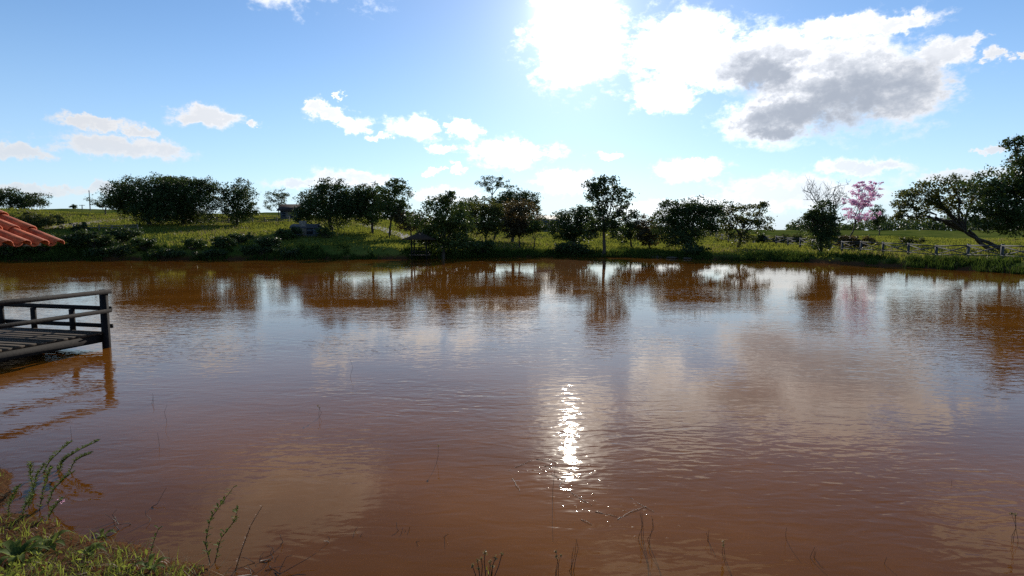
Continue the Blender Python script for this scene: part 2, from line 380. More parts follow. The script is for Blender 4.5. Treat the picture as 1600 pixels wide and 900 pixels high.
# ------------------------------------------------------------------ plants
def unit(n):
    v = rng.normal(size=(n, 3)); return v/np.linalg.norm(v, axis=1)[:, None]
def leaves(c, size, aspect=.55, droop=.0):
    n = len(c); a = unit(n); a[:, 2] = a[:, 2]*.7-droop; a /= np.linalg.norm(a, axis=1)[:, None]
    b = np.cross(a, unit(n)); b /= np.linalg.norm(b, axis=1)[:, None]+1e-9
    L = (size*rng.uniform(.6, 1.35, n))[:, None]
    v = np.stack([c-a*L*.5, c+b*L*aspect*.5+a*L*.08, c+a*L*.5, c-b*L*aspect*.5+a*L*.08], 1).reshape(-1, 3)
    return v, np.arange(4*n).reshape(n, 4)
def bend(a, b, n=6, wob=.06, lift=.0):
    a, b = np.array(a, float), np.array(b, float); t = np.linspace(0, 1, n)[:, None]; L = np.linalg.norm(b-a)
    p = a+(b-a)*t; p[1:-1] += rng.normal(0, wob*L, (n-2, 3))*np.array([1, 1, .5]); p[:, 2] += (np.sin(t[:, 0]*math.pi)*lift*L)
    return p
def crown_of(lobes, leaf, dens, clump):
    cs, tints = [], []
    ends = []
    for C, R in lobes:
        A = math.pi*R[0]*R[2]; nl = max(40, int(dens*A*3.8/(leaf*leaf*.55*.5)))
        per = 34; nc = max(6, nl//per)
        dr = unit(nc); rad = rng.uniform(.02, 1, nc)**.40
        lump = .66+.62*vn(dr[:, 0]*2.3+C[0]*3, dr[:, 2]*2.3+dr[:, 1]*2+C[2], 11)
        cc = C+dr*R*(rad*lump)[:, None]
        ends.append(cc)
        k = np.repeat(np.arange(nc), per); sg = clump*min(1.0, .35+.16*R.mean())
        cs.append(cc[k]+rng.normal(0, 1, (len(k), 3))*np.array([1, 1, .62])*sg)
        tints.append(np.clip(rng.uniform(0, 1, nc)[k]*.7+rng.uniform(0, .3, len(k)), 0, 1))
    return np.concatenate(cs), np.concatenate(tints), ends
def tree(name, label, bx, Y, lobes, mat='dark', bark='bark', tr=.16, leaf=.26, dens=1.0, clump=.42, fork=.42, cat='tree', group=None,
         stems=None, twigs=7, bare=0):
    p = at(bx, 380, Y); bx0 = p[0]; B = np.array([bx0, Y, gz(bx0, Y)-.08])
    root = thing(name, label, cat, B, group)
    L = []
    for (cx, cy, rx, ry) in lobes:
        C = at(cx, cy, Y)-B; R = np.array([rx, (rx+ry)*.5, ry])*1.26*Y/F
        C[1] += rng.uniform(-.5, .5)*R[1]; L.append((C, R))
    tv, tt, ends = crown_of(L, leaf, dens, clump) if not bare else (None, None, [C+unit(9)*R for C, R in L])
    mc = np.mean([C for C, R in L], 0)
    mb = MB()
    st = stems or [0.0]
    forks = []
    for s in st:
        s0 = np.array([s, 0, -.1]); f = np.array([s*.5, 0, 0])+mc*np.array([fork*1.15, fork, fork])
        path = bend(s0, f, 7, .025); rr = np.linspace(tr*1.15, tr*.72, 7); rr[0] *= 1.35
        mb.tube(path, rr/math.sqrt(len(st)), 7); forks.append(f)
    for (C, R), E in zip(L, ends):
        f = min(forks, key=lambda q: np.linalg.norm(q-C))
        lp = bend(f, C+np.array([0, 0, R[2]*.15]), 6, .05, .06); mb.tube(lp, np.linspace(tr*.6, .025, 6), 5)
        for e in E[rng.permutation(len(E))[:twigs]]:
            s = lp[rng.integers(2, 6)]; mb.tube(bend(s, e, 4, .06, .05), np.linspace(tr*.2, .012, 4), 4)
            if bare:
                for _ in range(bare): q = s+(e-s)*rng.uniform(.4, 1); mb.tube(bend(q, q+(unit(1)[0]*.7+np.array([0, 0, .7]))*rng.uniform(.4, 1.1), 4, .08), np.linspace(.022, .008, 4), 3)
    mb.build('trunk', M[bark], root, True)
    if not bare:
        v, f = leaves(tv, leaf)
        link('crown', mesh_np('crown', v, f, M[mat], {'tint': np.repeat(tt, 4)}), root)
    return root

T = tree
T('umbrella_tree', 'low umbrella-shaped tree on the hilltop at the far left edge', 22, 118, [(8,303,24,9),(42,312,26,10),(22,318,22,8),(-18,308,22,12)], 'dark', tr=.22, leaf=.3)
T('acacia_tree', 'small flat-topped tree beside the thin pole on the left skyline', 167, 112, [(160,313,22,6),(176,318,14,6),(150,320,10,4)], 'dark', tr=.14, dens=.7)
T('spreading_tree', 'widest dark spreading tree on the left hillside', 236, 86, [(200,305,30,17),(235,300,40,20),(214,325,33,15),(250,327,35,18),(265,296,25,14),(182,318,14,10)], 'dark', tr=.3)
T('feathery_tree', 'dark tree with feathery top joined to right of widest hillside tree', 288, 90, [(290,302,38,18),(312,320,30,26),(275,332,35,20),(322,291,22,10),(256,284,20,7),(295,286,18,7),(270,280,10,4)], 'dark', tr=.28, leaf=.24)
T('round_tree', 'lone rounded tree with clear trunk right of the dark spreading trees', 371, 92, [(370,297,18,14),(357,315,16,15),(384,315,15,17),(370,333,22,13),(352,300,9,7),(390,332,9,10)], 'dark', tr=.2, dens=.8)
T('sparse_tree', 'small see-through tree alone on the left skyline', 437, 118, [(432,303,17,7),(421,317,8,9),(440,317,9,9),(446,306,7,6)], 'mid', tr=.11, dens=.4, leaf=.24)
T('broad_tree', 'broad dense dark tree shading the pale shed', 520, 80, [(520,297,20,15),(490,318,28,20),(520,325,35,26),(545,318,25,24),(474,335,16,14)], 'dark', tr=.28)
T('path_tree', 'dark tree with rounded crown left of the footpath', 583, 80, [(562,315,26,22),(582,302,22,13),(575,333,25,16),(592,320,14,14)], 'dark', tr=.18)
T('upright_tree', 'upright dark tree with clear trunk standing on the footpath edge', 608, 77, [(622,292,12,11),(610,310,22,18),(622,328,16,16),(600,330,18,13)], 'mid', tr=.16)
T('low_tree', 'low brownish tree behind the footpath, left of the pier shelter', 644, 76, [(638,345,20,12),(655,352,18,12),(626,338,12,9)], 'brown', tr=.12)
T('slope_tree', 'dark tree on the slope behind the waterside tree with tufted top', 729, 86, [(730,324,20,12),(716,332,14,11),(742,335,14,14)], 'mid', tr=.16)
T('tall_sparse_tree', 'tall thin tree with flat feathery crown above the middle tree group', 772, 88, [(757,285,13,6),(783,289,13,5),(770,280,12,4),(764,296,7,3)], 'mid', tr=.12, dens=.5, fork=.8, leaf=.22)
T('dome_tree', 'dark dome-shaped tree behind the reddish tree in the middle', 800, 84, [(805,310,28,13),(826,322,16,15),(788,320,22,15),(800,340,34,18)], 'dark', tr=.24)
T('leaning_stick_tree', 'narrow olive tree with clear trunk beside a leaning stick', 759, 71, [(755,330,20,18),(771,345,14,22),(744,345,14,16),(774,326,11,11),(758,358,14,10)], 'olive', tr=.14)
T('reddish_tree', 'reddish brown tree with thin trunk in the middle of the lawn', 813, 72, [(812,328,24,13),(800,348,22,16),(822,350,20,16),(805,362,18,8)], 'brown', tr=.11)
T('thin_tree', 'thin young tree between the reddish tree and the farmhouse', 833, 71, [(838,348,14,10),(849,357,11,8),(829,360,8,6)], 'mid', tr=.07, dens=.6)
T('lawn_tree', 'rounded dark tree left of the tallest two-tiered tree', 895, 72, [(890,345,26,16),(912,336,20,12),(882,360,22,13),(914,358,22,14),(897,370,18,10)], 'dark', tr=.24)
T('two_tiered_tree', 'tallest two-tiered tree with bare lower trunk at the water edge', 941, 64.5, [(945,290,24,13),(930,305,17,9),(960,306,19,11),(972,323,11,9),(941,326,14,11),(945,346,22,13),(962,358,15,12),(928,358,15,11),(966,336,12,6),(927,288,12,8)], 'dark', tr=.19, dens=.85, fork=.6)
T('drooping_tree', 'low dark tree just right of the tallest two-tiered tree', 987, 75, [(983,345,15,12),(992,360,18,12),(975,365,12,12)], 'dark', tr=.14)
T('bushy_tree', 'small brownish bushy tree left of the wispy-topped waterside tree', 1015, 72, [(1012,349,14,11),(1021,364,19,14),(1007,372,15,10)], 'brown', tr=.12)
T('wispy_tree', 'wide dark waterside tree with wispy top left of the fence', 1078, 66, [(1060,325,22,12),(1092,325,26,12),(1049,348,26,22),(1085,350,32,26),(1112,345,16,20),(1062,375,28,13),(1120,328,12,6)], 'dark', tr=.24, leaf=.22)
T('open_tree', 'open-crowned tree with a branch reaching right behind the fence start', 1153, 69, [(1145,328,20,9),(1182,324,17,5),(1166,343,24,12),(1186,354,16,12),(1134,348,13,12),(1150,368,24,10),(1195,319,6,3)], 'olive', tr=.17, dens=.7)
T('fence_tree', 'dense dark tree standing in front of the grey fence', 1284, 55.5, [(1286,330,17,15),(1275,348,22,17),(1296,353,20,20),(1285,374,19,14),(1266,340,9,9)], 'dark', tr=.16, leaf=.2, clump=.34)
T('bare_tree', 'leafless tree with thin branches rising behind the dark fence tree', 1297, 60, [(1275,305,20,12),(1310,295,16,16),(1300,320,18,14),(1318,308,10,14),(1262,295,6,8)], tr=.12, bark='palebark', bare=3, twigs=9)
T('pink_tree', 'pink blossoming tree beyond the fence', 1322, 76, [(1346,302,17,13),(1362,312,14,13),(1335,320,14,11),(1346,337,22,8),(1367,289,8,7),(1352,290,11,6)], 'pink', tr=.10, dens=.46, leaf=.24, clump=.3)
T('small_far_tree', 'small dark distant tree right of the pink blossoming tree', 1374, 110, [(1373,335,8,12),(1377,346,8,8)], 'dark', tr=.12)
T('leaning_tree', 'spreading tree with two trunks leaning left over the fence', 1556, 58, [(1440,302,32,13),(1480,291,30,11),(1512,300,25,15),(1420,322,22,10),(1500,322,28,13),(1456,317,25,9),(1402,338,12,7),(1432,335,16,7)], 'olive', tr=.26, dens=.75, stems=[0, .9], leaf=.24)
T('large_edge_tree', 'largest dark tree cut off by the right edge of the photo', 1650, 50, [(1590,220,15,8),(1604,250,28,14),(1568,288,42,20),(1600,312,46,26),(1556,330,36,18),(1610,345,55,18),(1650,275,50,50)], 'dark', tr=.35, leaf=.24)

def shrub(label, cx, cy, rx, ry, mat='mid', name='shrub', dens=.8, leaf=.2, Y=None, group=None):
    if Y is None:
        h_ = hit(cx, cy+ry*.8); Y = h_[1] if h_ is not None else 66
    p = at(cx, cy, Y); gzz = gz(p[0], Y); B = np.array([p[0], Y, gzz-.05])
    R = np.array([rx, (rx+ry)*.5, ry])*Y/F; top = R[2]*2
    root = thing(name, label, 'shrub', B, group)
    lobes = []
    for k in range(5):
        o = np.array([rng.uniform(-.6, .6)*R[0], rng.uniform(-.4, .4)*R[1], top*rng.uniform(.3, .75)])
        lobes.append((o, R*rng.uniform(.6, .85)))
    tv, tt, ends = crown_of(lobes, leaf, dens, .26); tv[:, 2] = np.abs(tv[:, 2]-.02)
    mb = MB()
    for E in ends:
        for e in E[:4]: mb.tube(bend((rng.uniform(-.1, .1), 0, -.05), e, 4, .06), np.linspace(.035, .008, 4), 4)
    mb.build('stem', M['bark'], root, True)
    v, f = leaves(tv, leaf); link('foliage', mesh_np('foliage', v, f, M[mat], {'tint': np.repeat(tt, 4)}), root)
    return root
LG = 'shrubs tangled along the left far bank'
for lab, q in [('dark shrub at the far left waterline, partly behind the tiled roof', (22,392,40,14)), ('large dark shrub just right of the tiled roof tip', (72,384,35,16)),
        ('dark shrub on the bank below the left end of the dirt track', (115,374,28,13)), ('broad dark shrub on the bank below the low rail fence', (152,380,30,15)),
        ('dark shrub higher up the bank, left of the widest tree trunk', (192,369,28,13)), ('long low shrub hugging the waterline left of the widest tree', (182,396,36,9)),
        ('shrub on the bank directly below the widest hillside tree', (232,384,26,10)), ('low shrub at the waterline below the widest hillside tree', (266,397,30,8)),
        ('shrub on the bank below the feathery-topped tree', (300,384,24,9)), ('shrub on the bank left of the lone rounded tree', (345,380,20,10)),
        ('low shrub at the waterline below the lone rounded tree', (330,397,26,8)), ('shrub at the foot of the lone rounded tree', (376,374,20,9)),
        ('shrub on the bank below the small see-through tree', (420,377,20,10)), ('low shrub at the waterline right of the lone rounded tree', (400,395,30,8)),
        ('shrub higher up the bank, left of the pale shed bushes', (438,369,16,9)), ('rightmost low shrub at the waterline below the pale shed', (460,396,26,7))]:
    shrub(lab, *q, mat=random.choice(['dark', 'mid', 'mid', 'dark']), group=LG)
shrub('dark bush hiding the left end of the pale shed', 455, 366, 15, 9, 'dark', Y=70)
shrub('dark bush at the right end of the pale shed', 506, 364, 14, 9, 'mid', Y=71)
shrub('olive bushes below the umbrella-shaped tree at far left', 58, 347, 34, 13, 'olive')
shrub('small round bush just below the pale dirt track', 127, 357, 12, 8, 'dark')
shrub('tiny dark round bush on the left skyline', 115, 329, 5, 4, 'dark', Y=124)
T('waterside_tree', 'dense waterside tree with tufted top overhanging the pier shelter', 692, 60.5, [(690,316,22,12),(702,308,8,8),(682,343,32,20),(714,348,26,22),(692,372,38,18),(668,362,18,16),(724,380,20,13)], 'mid', tr=.2)
shrub('low rounded bush at the water right of the pier shelter', 748, 388, 26, 11, 'mid')
shrub('wide low dark bush at the water below the rounded lawn tree', 888, 390, 36, 11, 'dark')
shrub('small bush at the foot of the wispy-topped tree', 1085, 392, 24, 8, 'dark')
shrub('brownish bush behind the fence below the pink tree', 1338, 362, 28, 12, 'brown', Y=64)
shrub('yellowish bush in the field left of the fence tree', 1218, 369, 20, 8, 'olive', Y=88)
shrub('yellow-green bush in the field touching the fence tree', 1244, 370, 16, 9, 'olive', Y=84)
shrub('low bush in the field right of the open-crowned tree', 1196, 373, 16, 8, 'mid', Y=80)
shrub('low bush in the field beneath the leaning tree', 1424, 372, 20, 7, 'olive', Y=72)

# distant wood beyond the field
cs = []
for k in range(420):
    px = rng.uniform(1235, 1900); Yf = rng.uniform(330, 400); p = at(px, 360, Yf); z0 = gz(p[0], Yf)
    hgt = rng.uniform(7, 10)*(.55 if px < 1335 else 1); n = 70
    cs.append(np.array([p[0], Yf, z0+hgt*.5])+np.clip(rng.normal(0, 1, (n, 3)), -1.6, 1.6)*np.array([2.2, 2.2, hgt*.32]))
cs = np.concatenate(cs); v, f = leaves(cs, 1.3, .8)
tag(link('distant_wood', mesh_np('distant_wood', v, f, M['dark'], {'tint': np.repeat(rng.uniform(0, 1, len(cs)), 4)})), 'dark far-off wood along the right horizon beyond the field', 'wood', kind='stuff')

# ------------------------------------------------------------------ grass on the far bank
def tufts(x, y, hgt, wid, blades=4, mat='grass', name='grass', label='', lean=.35):
    n = len(x)*blades; bx = np.repeat(x, blades)+rng.normal(0, .07, n)*np.repeat(hgt, blades)*2; by = np.repeat(y, blades)+rng.normal(0, .07, n)*np.repeat(hgt, blades)*2
    z = ground(bx, by)-.02; hh = np.repeat(hgt, blades)*rng.uniform(.5, 1.2, n); w = np.repeat(wid, blades)*rng.uniform(.7, 1.3, n)
    th = rng.uniform(0, 2*math.pi, n); s = np.stack([np.cos(th), np.sin(th), 0*th], 1)
    ln = rng.normal(0, lean, (n, 2)); tip = np.stack([bx+ln[:, 0]*hh, by+ln[:, 1]*hh, z+hh], 1); b0 = np.stack([bx, by, z], 1)
    mid = b0*.5+tip*.5; mid[:, 2] += hh*.12; mid[:, :2] -= ln*hh[:, None]*.18
    W2 = w[:, None]/2
    v = np.stack([b0-s*W2, b0+s*W2, mid-s*W2*.8, mid+s*W2*.8, tip], 1).reshape(-1, 3)
    k = np.arange(n)*5; f = np.concatenate([np.stack([k, k+1, k+3], 1), np.stack([k, k+3, k+2], 1), np.stack([k+2, k+3, k+4], 1)])
    tint = np.repeat(np.clip(vn(bx*.35, by*.35, 21)*.8+rng.uniform(-.1, .4, n), 0, 1), 5)
    o = link(name, mesh_np(name, v, f, M[mat], {'tint': tint})); return tag(o, label, 'grass', kind='stuff')
def scatter(n, x0, x1, y0, y1, smin, smax):
    x = rng.uniform(x0, x1, n); y = rng.uniform(y0, y1, n); s = shore(x, y); k = (s > smin) & (s < smax) & (np.abs(x) < y*.95+3)
    return x[k], y[k]
x, y = scatter(130000, -125, 100, 40, 125, .4, 70)
tufts(x, y, rng.uniform(.12, .38, len(x)), np.full(len(x), .07), 3, 'grass', 'meadow_grass', 'sunlit yellow-green grass over the far hillside and field')
x, y = scatter(60000, -125, 100, 40, 125, 2, 70); k = vn(x*.12, y*.12, 61)*.6+vn(x*.5, y*.5, 62)*.4 > .58; x, y = x[k], y[k]
tufts(x, y, rng.uniform(.12, .4, len(x)), np.full(len(x), .06), 3, 'straw', 'dry_meadow_grass', 'dry straw-coloured grass patches scattered over the far hillside')
x, y = scatter(190000, -70, 50, 28, 70, -.25, 2.2)
k = vn(x*.33, y*.33, 51)*.7+vn(x*1.1, y*1.1, 52)*.3 > .40; x, y = x[k], y[k]
tufts(x, y, rng.uniform(.2, .6, len(x)), np.full(len(x), .05), 4, 'rank', 'bank_grass', 'long rank grass fringing the far water edge')

# ------------------------------------------------------------------ stones on the far water edge
for k, (px, py, r) in enumerate([(1010,402,.35),(1030,403,.5),(1050,404,.45),(1075,405,.35),(1150,406,.3),(930,401,.35),(628,403,.4),(640,404,.3)]):
    p = on_water(px, py); u = unit(60)
    bm_v = []; nphi, nth = 7, 10
    for i in range(nphi+1):
        for j in range(nth):
            a, b_ = math.pi*i/nphi, 2*math.pi*j/nth; dv = np.array([math.sin(a)*math.cos(b_), math.sin(a)*math.sin(b_), math.cos(a)])
            bm_v.append(dv*r*np.array([1.5, .7, .25])*(.75+.5*float(vn(dv[0]*2+k*5, dv[1]*2+dv[2], 31))))
    i, j = np.meshgrid(np.arange(nphi), np.arange(nth), indexing='ij'); i, j = i.ravel(), j.ravel()
    me = mesh_np('stone', bm_v, np.stack([i*nth+j, i*nth+(j+1) % nth, (i+1)*nth+(j+1) % nth, (i+1)*nth+j], 1), M['stone'])
    tag(link('stone', me, None, (p[0], p[1]+.1, .08)), 'low flat stone at the far waterline', 'stone', 'stones along the far waterline')

# ------------------------------------------------------------------ grey cross-braced fence on the right bank
fx = thing('braced_fence', 'long grey fence with crossed braces along the right bank', 'fence', (34.6, 38, gz(34.6, 38)))
def fpt(k):
    Yk = 37.7+3.2*k; Xk = 34.6+.25*math.sin(k*.7); z = gz(Xk, Yk); return np.array([Xk, Yk, z])-np.array(fx.location)
NF = 23
pts = [fpt(k) for k in range(NF)]
for k, p in enumerate(pts):
    tl = rng.normal(0, .02, 2)
    MB().bar(p+(0, 0, -.15), p+(tl[0], tl[1], 1.2), .15, .15, up=(1, 0, 0), jit=.006).build('post', M['fence'], fx)
for a, b in zip(pts[:-1], pts[1:]):
    o = np.array([-.10, 0, 0])
    MB().bar(a+o+(0, .02, 1.08), b+o+(0, -.02, 1.08), .04, .085, jit=.006).build('top_rail', M['fence'], fx)
    MB().bar(a+o+(0, .02, .38), b+o+(0, -.02, .38), .04, .07, jit=.006).build('bottom_rail', M['fence'], fx)
    MB().bar(a+(-.06, .05, .42), b+(-.06, -.05, 1.02), .035, .065, jit=.006).build('brace', M['fence'], fx)
    MB().bar(a+(-.012, .05, 1.02), b+(-.012, -.05, .42), .035, .065, jit=.006).build('brace', M['fence'], fx)

def rail_fence(label, px, Yrange, n, hgt=1.0, rails=3):
    xs = np.linspace(px[0], px[1], n); ys = np.linspace(*Yrange, n)
    P_ = []
    for a, Yk in zip(xs, ys): p = at(a, 355, Yk); P_.append(np.array([p[0], Yk, gz(p[0], Yk)]))
    root = thing('rail_fence', label, 'fence', P_[0])
    for p in P_: MB().bar(p-P_[0]+(0, 0, -.1), p-P_[0]+(0, 0, hgt), .12, .12, up=(1, 0, 0)).build('post', M['oldfence'], root)
    for a, b in zip(P_[:-1], P_[1:]):
        for r_ in range(rails):
            z = hgt*(.92-.32*r_); MB().bar(a-P_[0]+(0, -.08, z), b-P_[0]+(0, -.08, z), .04, .09).build('rail', M['oldfence'], root)
rail_fence('wooden rail fence on the slope behind the lone rounded tree', (320, 452), (97, 99), 8)
rail_fence('low wooden rail fence below the pale dirt track', (115, 215), (76, 78), 6, .9, 2)

# ------------------------------------------------------------------ poles
def pole(label, px, top, Y, arm):
    p = at(px, top, Y); z0 = gz(p[0], Y); r = thing('utility_pole', label, 'pole', (p[0], Y, z0)); h_ = p[2]-z0
    MB().tube([(0, 0, -.2), (0, 0, h_*.5), (.02, 0, h_)], [.11, .09, .07], 8).build('shaft', M['metal'], r, True)
    if arm: MB().bar((-.6, 0, h_*.9), (.6, 0, h_*.9), .08, .1).build('crossarm', M['metal'], r)
    else: MB().tube([(0, 0, h_*.95), (0, 0, h_*1.03)], [.1, .04], 8).build('cap', M['metal'], r)
pole('tall thin pole rising from the left skyline', 139, 298, 122, False)
pole('short thin pole left of the tall skyline pole', 128, 320, 122, True)

# ------------------------------------------------------------------ buildings on the slope
def house(name, label, px, Y, w, dpt, wall_h, roof_h, roofm, wallm, over=.5, sink=0.0):
    p = at(px, 350, Y); z0 = gz(p[0], Y)-sink; r = thing(name, label, 'building', (p[0], Y, z0))
    wm = MB(); wm.bar((-w/2, 0, wall_h/2-.2), (w/2, 0, wall_h/2-.2), dpt, wall_h+.4); wm.build('wall', M[wallm], r)
    a, b = w/2+over, dpt/2+over; e, t = wall_h+.01, wall_h+roof_h
    for s in (-1, 1):
        v = [(-a, s*b, e-.15), (a, s*b, e-.15), (a, 0, t), (-a, 0, t), (-a, s*b, e), (a, s*b, e), (a, 0, t+.15), (-a, 0, t+.15)]
        MB().add(v, [(0,1,2,3),(4,5,6,7),(0,1,5,4),(1,2,6,5),(2,3,7,6),(3,0,4,7)]).build('roof_slope', M[roofm], r)
    for s in (-1, 1):
        x0 = s*(w/2-.06); MB().add([(x0, -dpt/2, wall_h-.05), (x0, dpt/2, wall_h-.05), (x0, 0, t-.08), (x0-s*.1, -dpt/2, wall_h-.05), (x0-s*.1, dpt/2, wall_h-.05), (x0-s*.1, 0, t-.08)],
                 [(0,1,2,2),(3,4,5,5),(0,1,4,3),(1,2,5,4),(2,0,3,5)]).build('gable', M[wallm], r)
    for xw in (-.28, .28):
        wn_ = MB().bar((xw*w-.4, -dpt/2-.02, wall_h*.58), (xw*w+.4, -dpt/2-.02, wall_h*.58), .06, .8).build('window', M['glassy'], r)
        MB().bar((xw*w-.5, -dpt/2-.05, wall_h*.58-.45), (xw*w+.5, -dpt/2-.05, wall_h*.58-.45), .12, .08).build('sill', M['wall'], wn_)
    MB().bar((-.45, -dpt/2-.02, .95), (.45, -dpt/2-.02, .95), .06, 1.9).build('door', M['oldfence'], r)
house('farmhouse', 'low dark-roofed house half hidden behind the middle trees', 856, 118, 4.4, 6, 2.2, 1.3, 'roofgrey', 'wall', sink=.5)
house('hut', 'small dark hut roof on the skyline right of the see-through tree', 457, 112, 3.0, 4, 2.1, 1.1, 'thatch', 'wall', sink=.6)
house('shed', 'low pale shed in the shade of the broad dark tree', 478, 73, 3.0, 2.2, 1.15, .25, 'roofgrey', 'wall', .15)

# ------------------------------------------------------------------ small roofed pier on the far shore
p = on_water(656, 405); ps = thing('pier_shelter', 'small dark roofed fishing pier on posts at the far shore', 'shelter', (p[0], p[1]+.4, 0))
for sx_ in (-1, 1):
    for sy_ in (-1, 1): MB().bar((sx_*.75, sy_*.8, -.8), (sx_*.75, sy_*.8, 2.05), .12, .12, up=(1, 0, 0)).build('post', M['darkwood'], ps)
for k in range(9): MB().bar((-1.0, -.9+k*.22, .42), (1.0, -.9+k*.22, .42), .2, .05).build('plank', M['plank'], ps)
v = [(-1.7, -1.5, 1.98), (1.7, -1.5, 1.98), (1.7, 1.5, 1.98), (-1.7, 1.5, 1.98), (0, 0, 2.75), (0, 0, 2.6)]
MB().add(v, [(0,1,4,4),(1,2,4,4),(2,3,4,4),(3,0,4,4),(0,5,1,1),(1,5,2,2),(2,5,3,3),(3,5,0,0)]).build('roof', M['thatch'], ps)
for z in (.8, 1.2): MB().bar((-.75, -.86, z), (.75, -.86, z), .05, .08).build('rail', M['darkwood'], ps)
for k in range(5): MB().bar((-.6+.3*k, -.85, .44), (-.6+.3*k, -.85, 1.2), .04, .04, up=(1, 0, 0)).build('baluster', M['darkwood'], ps)
a = hit(746, 379); b = at(757, 363, (a if a is not None else at(746, 379, 70))[1])
a = a if a is not None else at(746, 379, 70)
st = thing('leaning_stick', 'thin stick leaning against the narrow olive tree', 'stick', a)
MB().tube([(0, 0, -.1), tuple((b-a)*.5), tuple(b-a)], [.05, .045, .03], 6).build('stick', M['bark'], st, True)

# ------------------------------------------------------------------ wooden dock on the left
C0 = on_water(163, 543); u = np.array([.24, .971, 0]); vv = np.array([-.971, .24, 0])
dk = thing('wooden_dock', 'weathered wooden dock with dark railing reaching in from the left', 'dock', (C0[0], C0[1], 0))
DZ, WD = .33, 3.3
for k in range(32):
    o = -u*(.12+k*.2); j = rng.normal(0, .008, 2)*(1.5, .5)
    MB().bar(o+vv*(-.05+j[0])+(0, 0, DZ+j[1]*.6), o+vv*(WD+j[0])+(0, 0, DZ-j[1]*.4), .197, .045, jit=.002).build('plank', M['plank'], dk)
for s in (.03, WD*.5, WD-.05): MB().bar(vv*s+(0, 0, DZ-.12), vv*s-u*6.4+(0, 0, DZ-.12), .08, .17).build('joist', M['darkwood'], dk)
MB().bar(vv*-.03-u*.0+(0, 0, DZ-.12)+u*.0, vv*WD+(0, 0, DZ-.12), .08, .17).build('end_joist', M['darkwood'], dk)
for k, t in enumerate((0, 2.35, 4.7)):
    top = 1.255
    MB().bar(-u*t+vv*-.06+(0, 0, -1.3), -u*t+vv*-.06+(.01, 0, top), .115, .11, up=u).build('post', M['darkwood'], dk)
    MB().bar(-u*t+vv*(WD+.06)+(0, 0, -1.3), -u*t+vv*(WD+.06)+(0, 0, top), .13, .12, up=u).build('post', M['darkwood'], dk)
MB().bar(u*.1+vv*-.15+(0, 0, 1.21), -u*5+vv*-.15+(0, 0, 1.19), .045, .09).build('top_rail', M['darkwood'], dk)
MB().bar(u*.08+vv*-.15+(0, 0, .80), -u*5+vv*-.15+(0, 0, .76), .045, .08).build('side_rail', M['darkwood'], dk)
MB().bar(vv*-.15+u*.09+(0, 0, .84), vv*WD+u*.09+(0, 0, .84), .05, .09).build('end_rail', M['darkwood'], dk)
MB().bar(vv*-.15+u*.09+(0, 0, .46), vv*WD+u*.09+(0, 0, .46), .05, .085).build('end_rail', M['darkwood'], dk)
for s in (.86, 1.95, 2.9): MB().bar(vv*s+u*.03+(0, 0, .3), vv*s+u*.03+(0, 0, .80), .09, .07, up=u).build('end_post', M['darkwood'], dk)

# ------------------------------------------------------------------ tiled shelter at the left edge
E0 = at(93, 387, 6.0)                                       # far eave corner
ex, ez = E0[0], E0[2]; pit = math.radians(27); NC, NR, PW, PL = 16, 7, .205, .31
sh = thing('tiled_shelter', 'orange clay-tiled shelter roof cut off by the left edge', 'shelter', (ex, 6.0, 0))
dn = np.array([math.cos(pit), 0, -math.sin(pit)]); nr = np.array([math.sin(pit), 0, math.cos(pit)])
Ln = NC*PW; SL = NR*PL
rd = MB()
for side in (1, -1):
    rw = SL*math.cos(pit); hz = SL*math.sin(pit)
    v = [(-.14, -.06, .07), (-.14, -Ln+.06, .07), (-rw, -Ln+.06, hz), (-rw, -.06, hz)]
    if side < 0: v = [(-2*rw-x_, y_, z_) for x_, y_, z_ in v]
    v = [(x_, y_, z_+ez-.02) for x_, y_, z_ in v]; v += [(x_, y_, z_-.03) for x_, y_, z_ in v]
    rd.add(v, [(0,1,2,3),(4,5,6,7),(0,1,5,4),(1,2,6,5),(2,3,7,6),(3,0,4,7)])
roof = rd.build('roof', M['darkwood'], sh)
def barrel(L, r0, r1, cover=True, t=.014, n=7):
    v = []
    for r in (r0, r1):
        pass
    for s, r in ((0, r0), (L, r1)):
        for th_ in (0, t):
            for i in range(n):
                a_ = math.pi*i/(n-1); q = (r-th_)
                v.append((s, math.cos(a_)*q, (math.sin(a_) if cover else -math.sin(a_))*q*.66))
    f = []
    for i in range(n-1):
        f += [(i, i+1, 2*n+i+1, 2*n+i), (n+i, 3*n+i, 3*n+i+1, n+i+1), (i, n+i, n+i+1, i+1), (2*n+i, 2*n+i+1, 3*n+i+1, 3*n+i)]
    return v, f
cv, cf = barrel(PL+.06, .058, .076); cover_me = mesh_np('roof_tile', cv, cf, M['tile'], smooth=False)
pv, pf = barrel(PL+.06, .07, .058, False); pan_me = mesh_np('pan_tile', pv, pf, M['tile'], smooth=False)
from mathutils import Matrix
for r_ in range(NR):
    for c_ in range(NC):
        for me_, nm, off_y, lift in ((cover_me, 'roof_tile', 0, .035), (pan_me, 'pan_tile', .5, .05)):
            o = link(nm, me_, roof)
            base = np.array([0, -(c_+.4+off_y)*PW, ez]) - dn*(SL-(r_*PL)) + dn*(-.02) + nr*(lift+.012)
            tiltq = .06+rng.normal(0, .006); d2 = dn+nr*tiltq*0; yaw = rng.normal(0, .008)
            xa = Vector(dn+nr*.045).normalized(); ya = Vector((yaw, 1, 0)).normalized(); za = xa.cross(ya).normalized(); ya = za.cross(xa)
            mt = Matrix((xa, ya, za)).transposed().to_4x4(); mt.translation = Vector(base)+Vector((rng.normal(0, .004), rng.normal(0, .003), 0))
            o.matrix_local = mt
rw = SL*math.cos(pit); hz = SL*math.sin(pit)
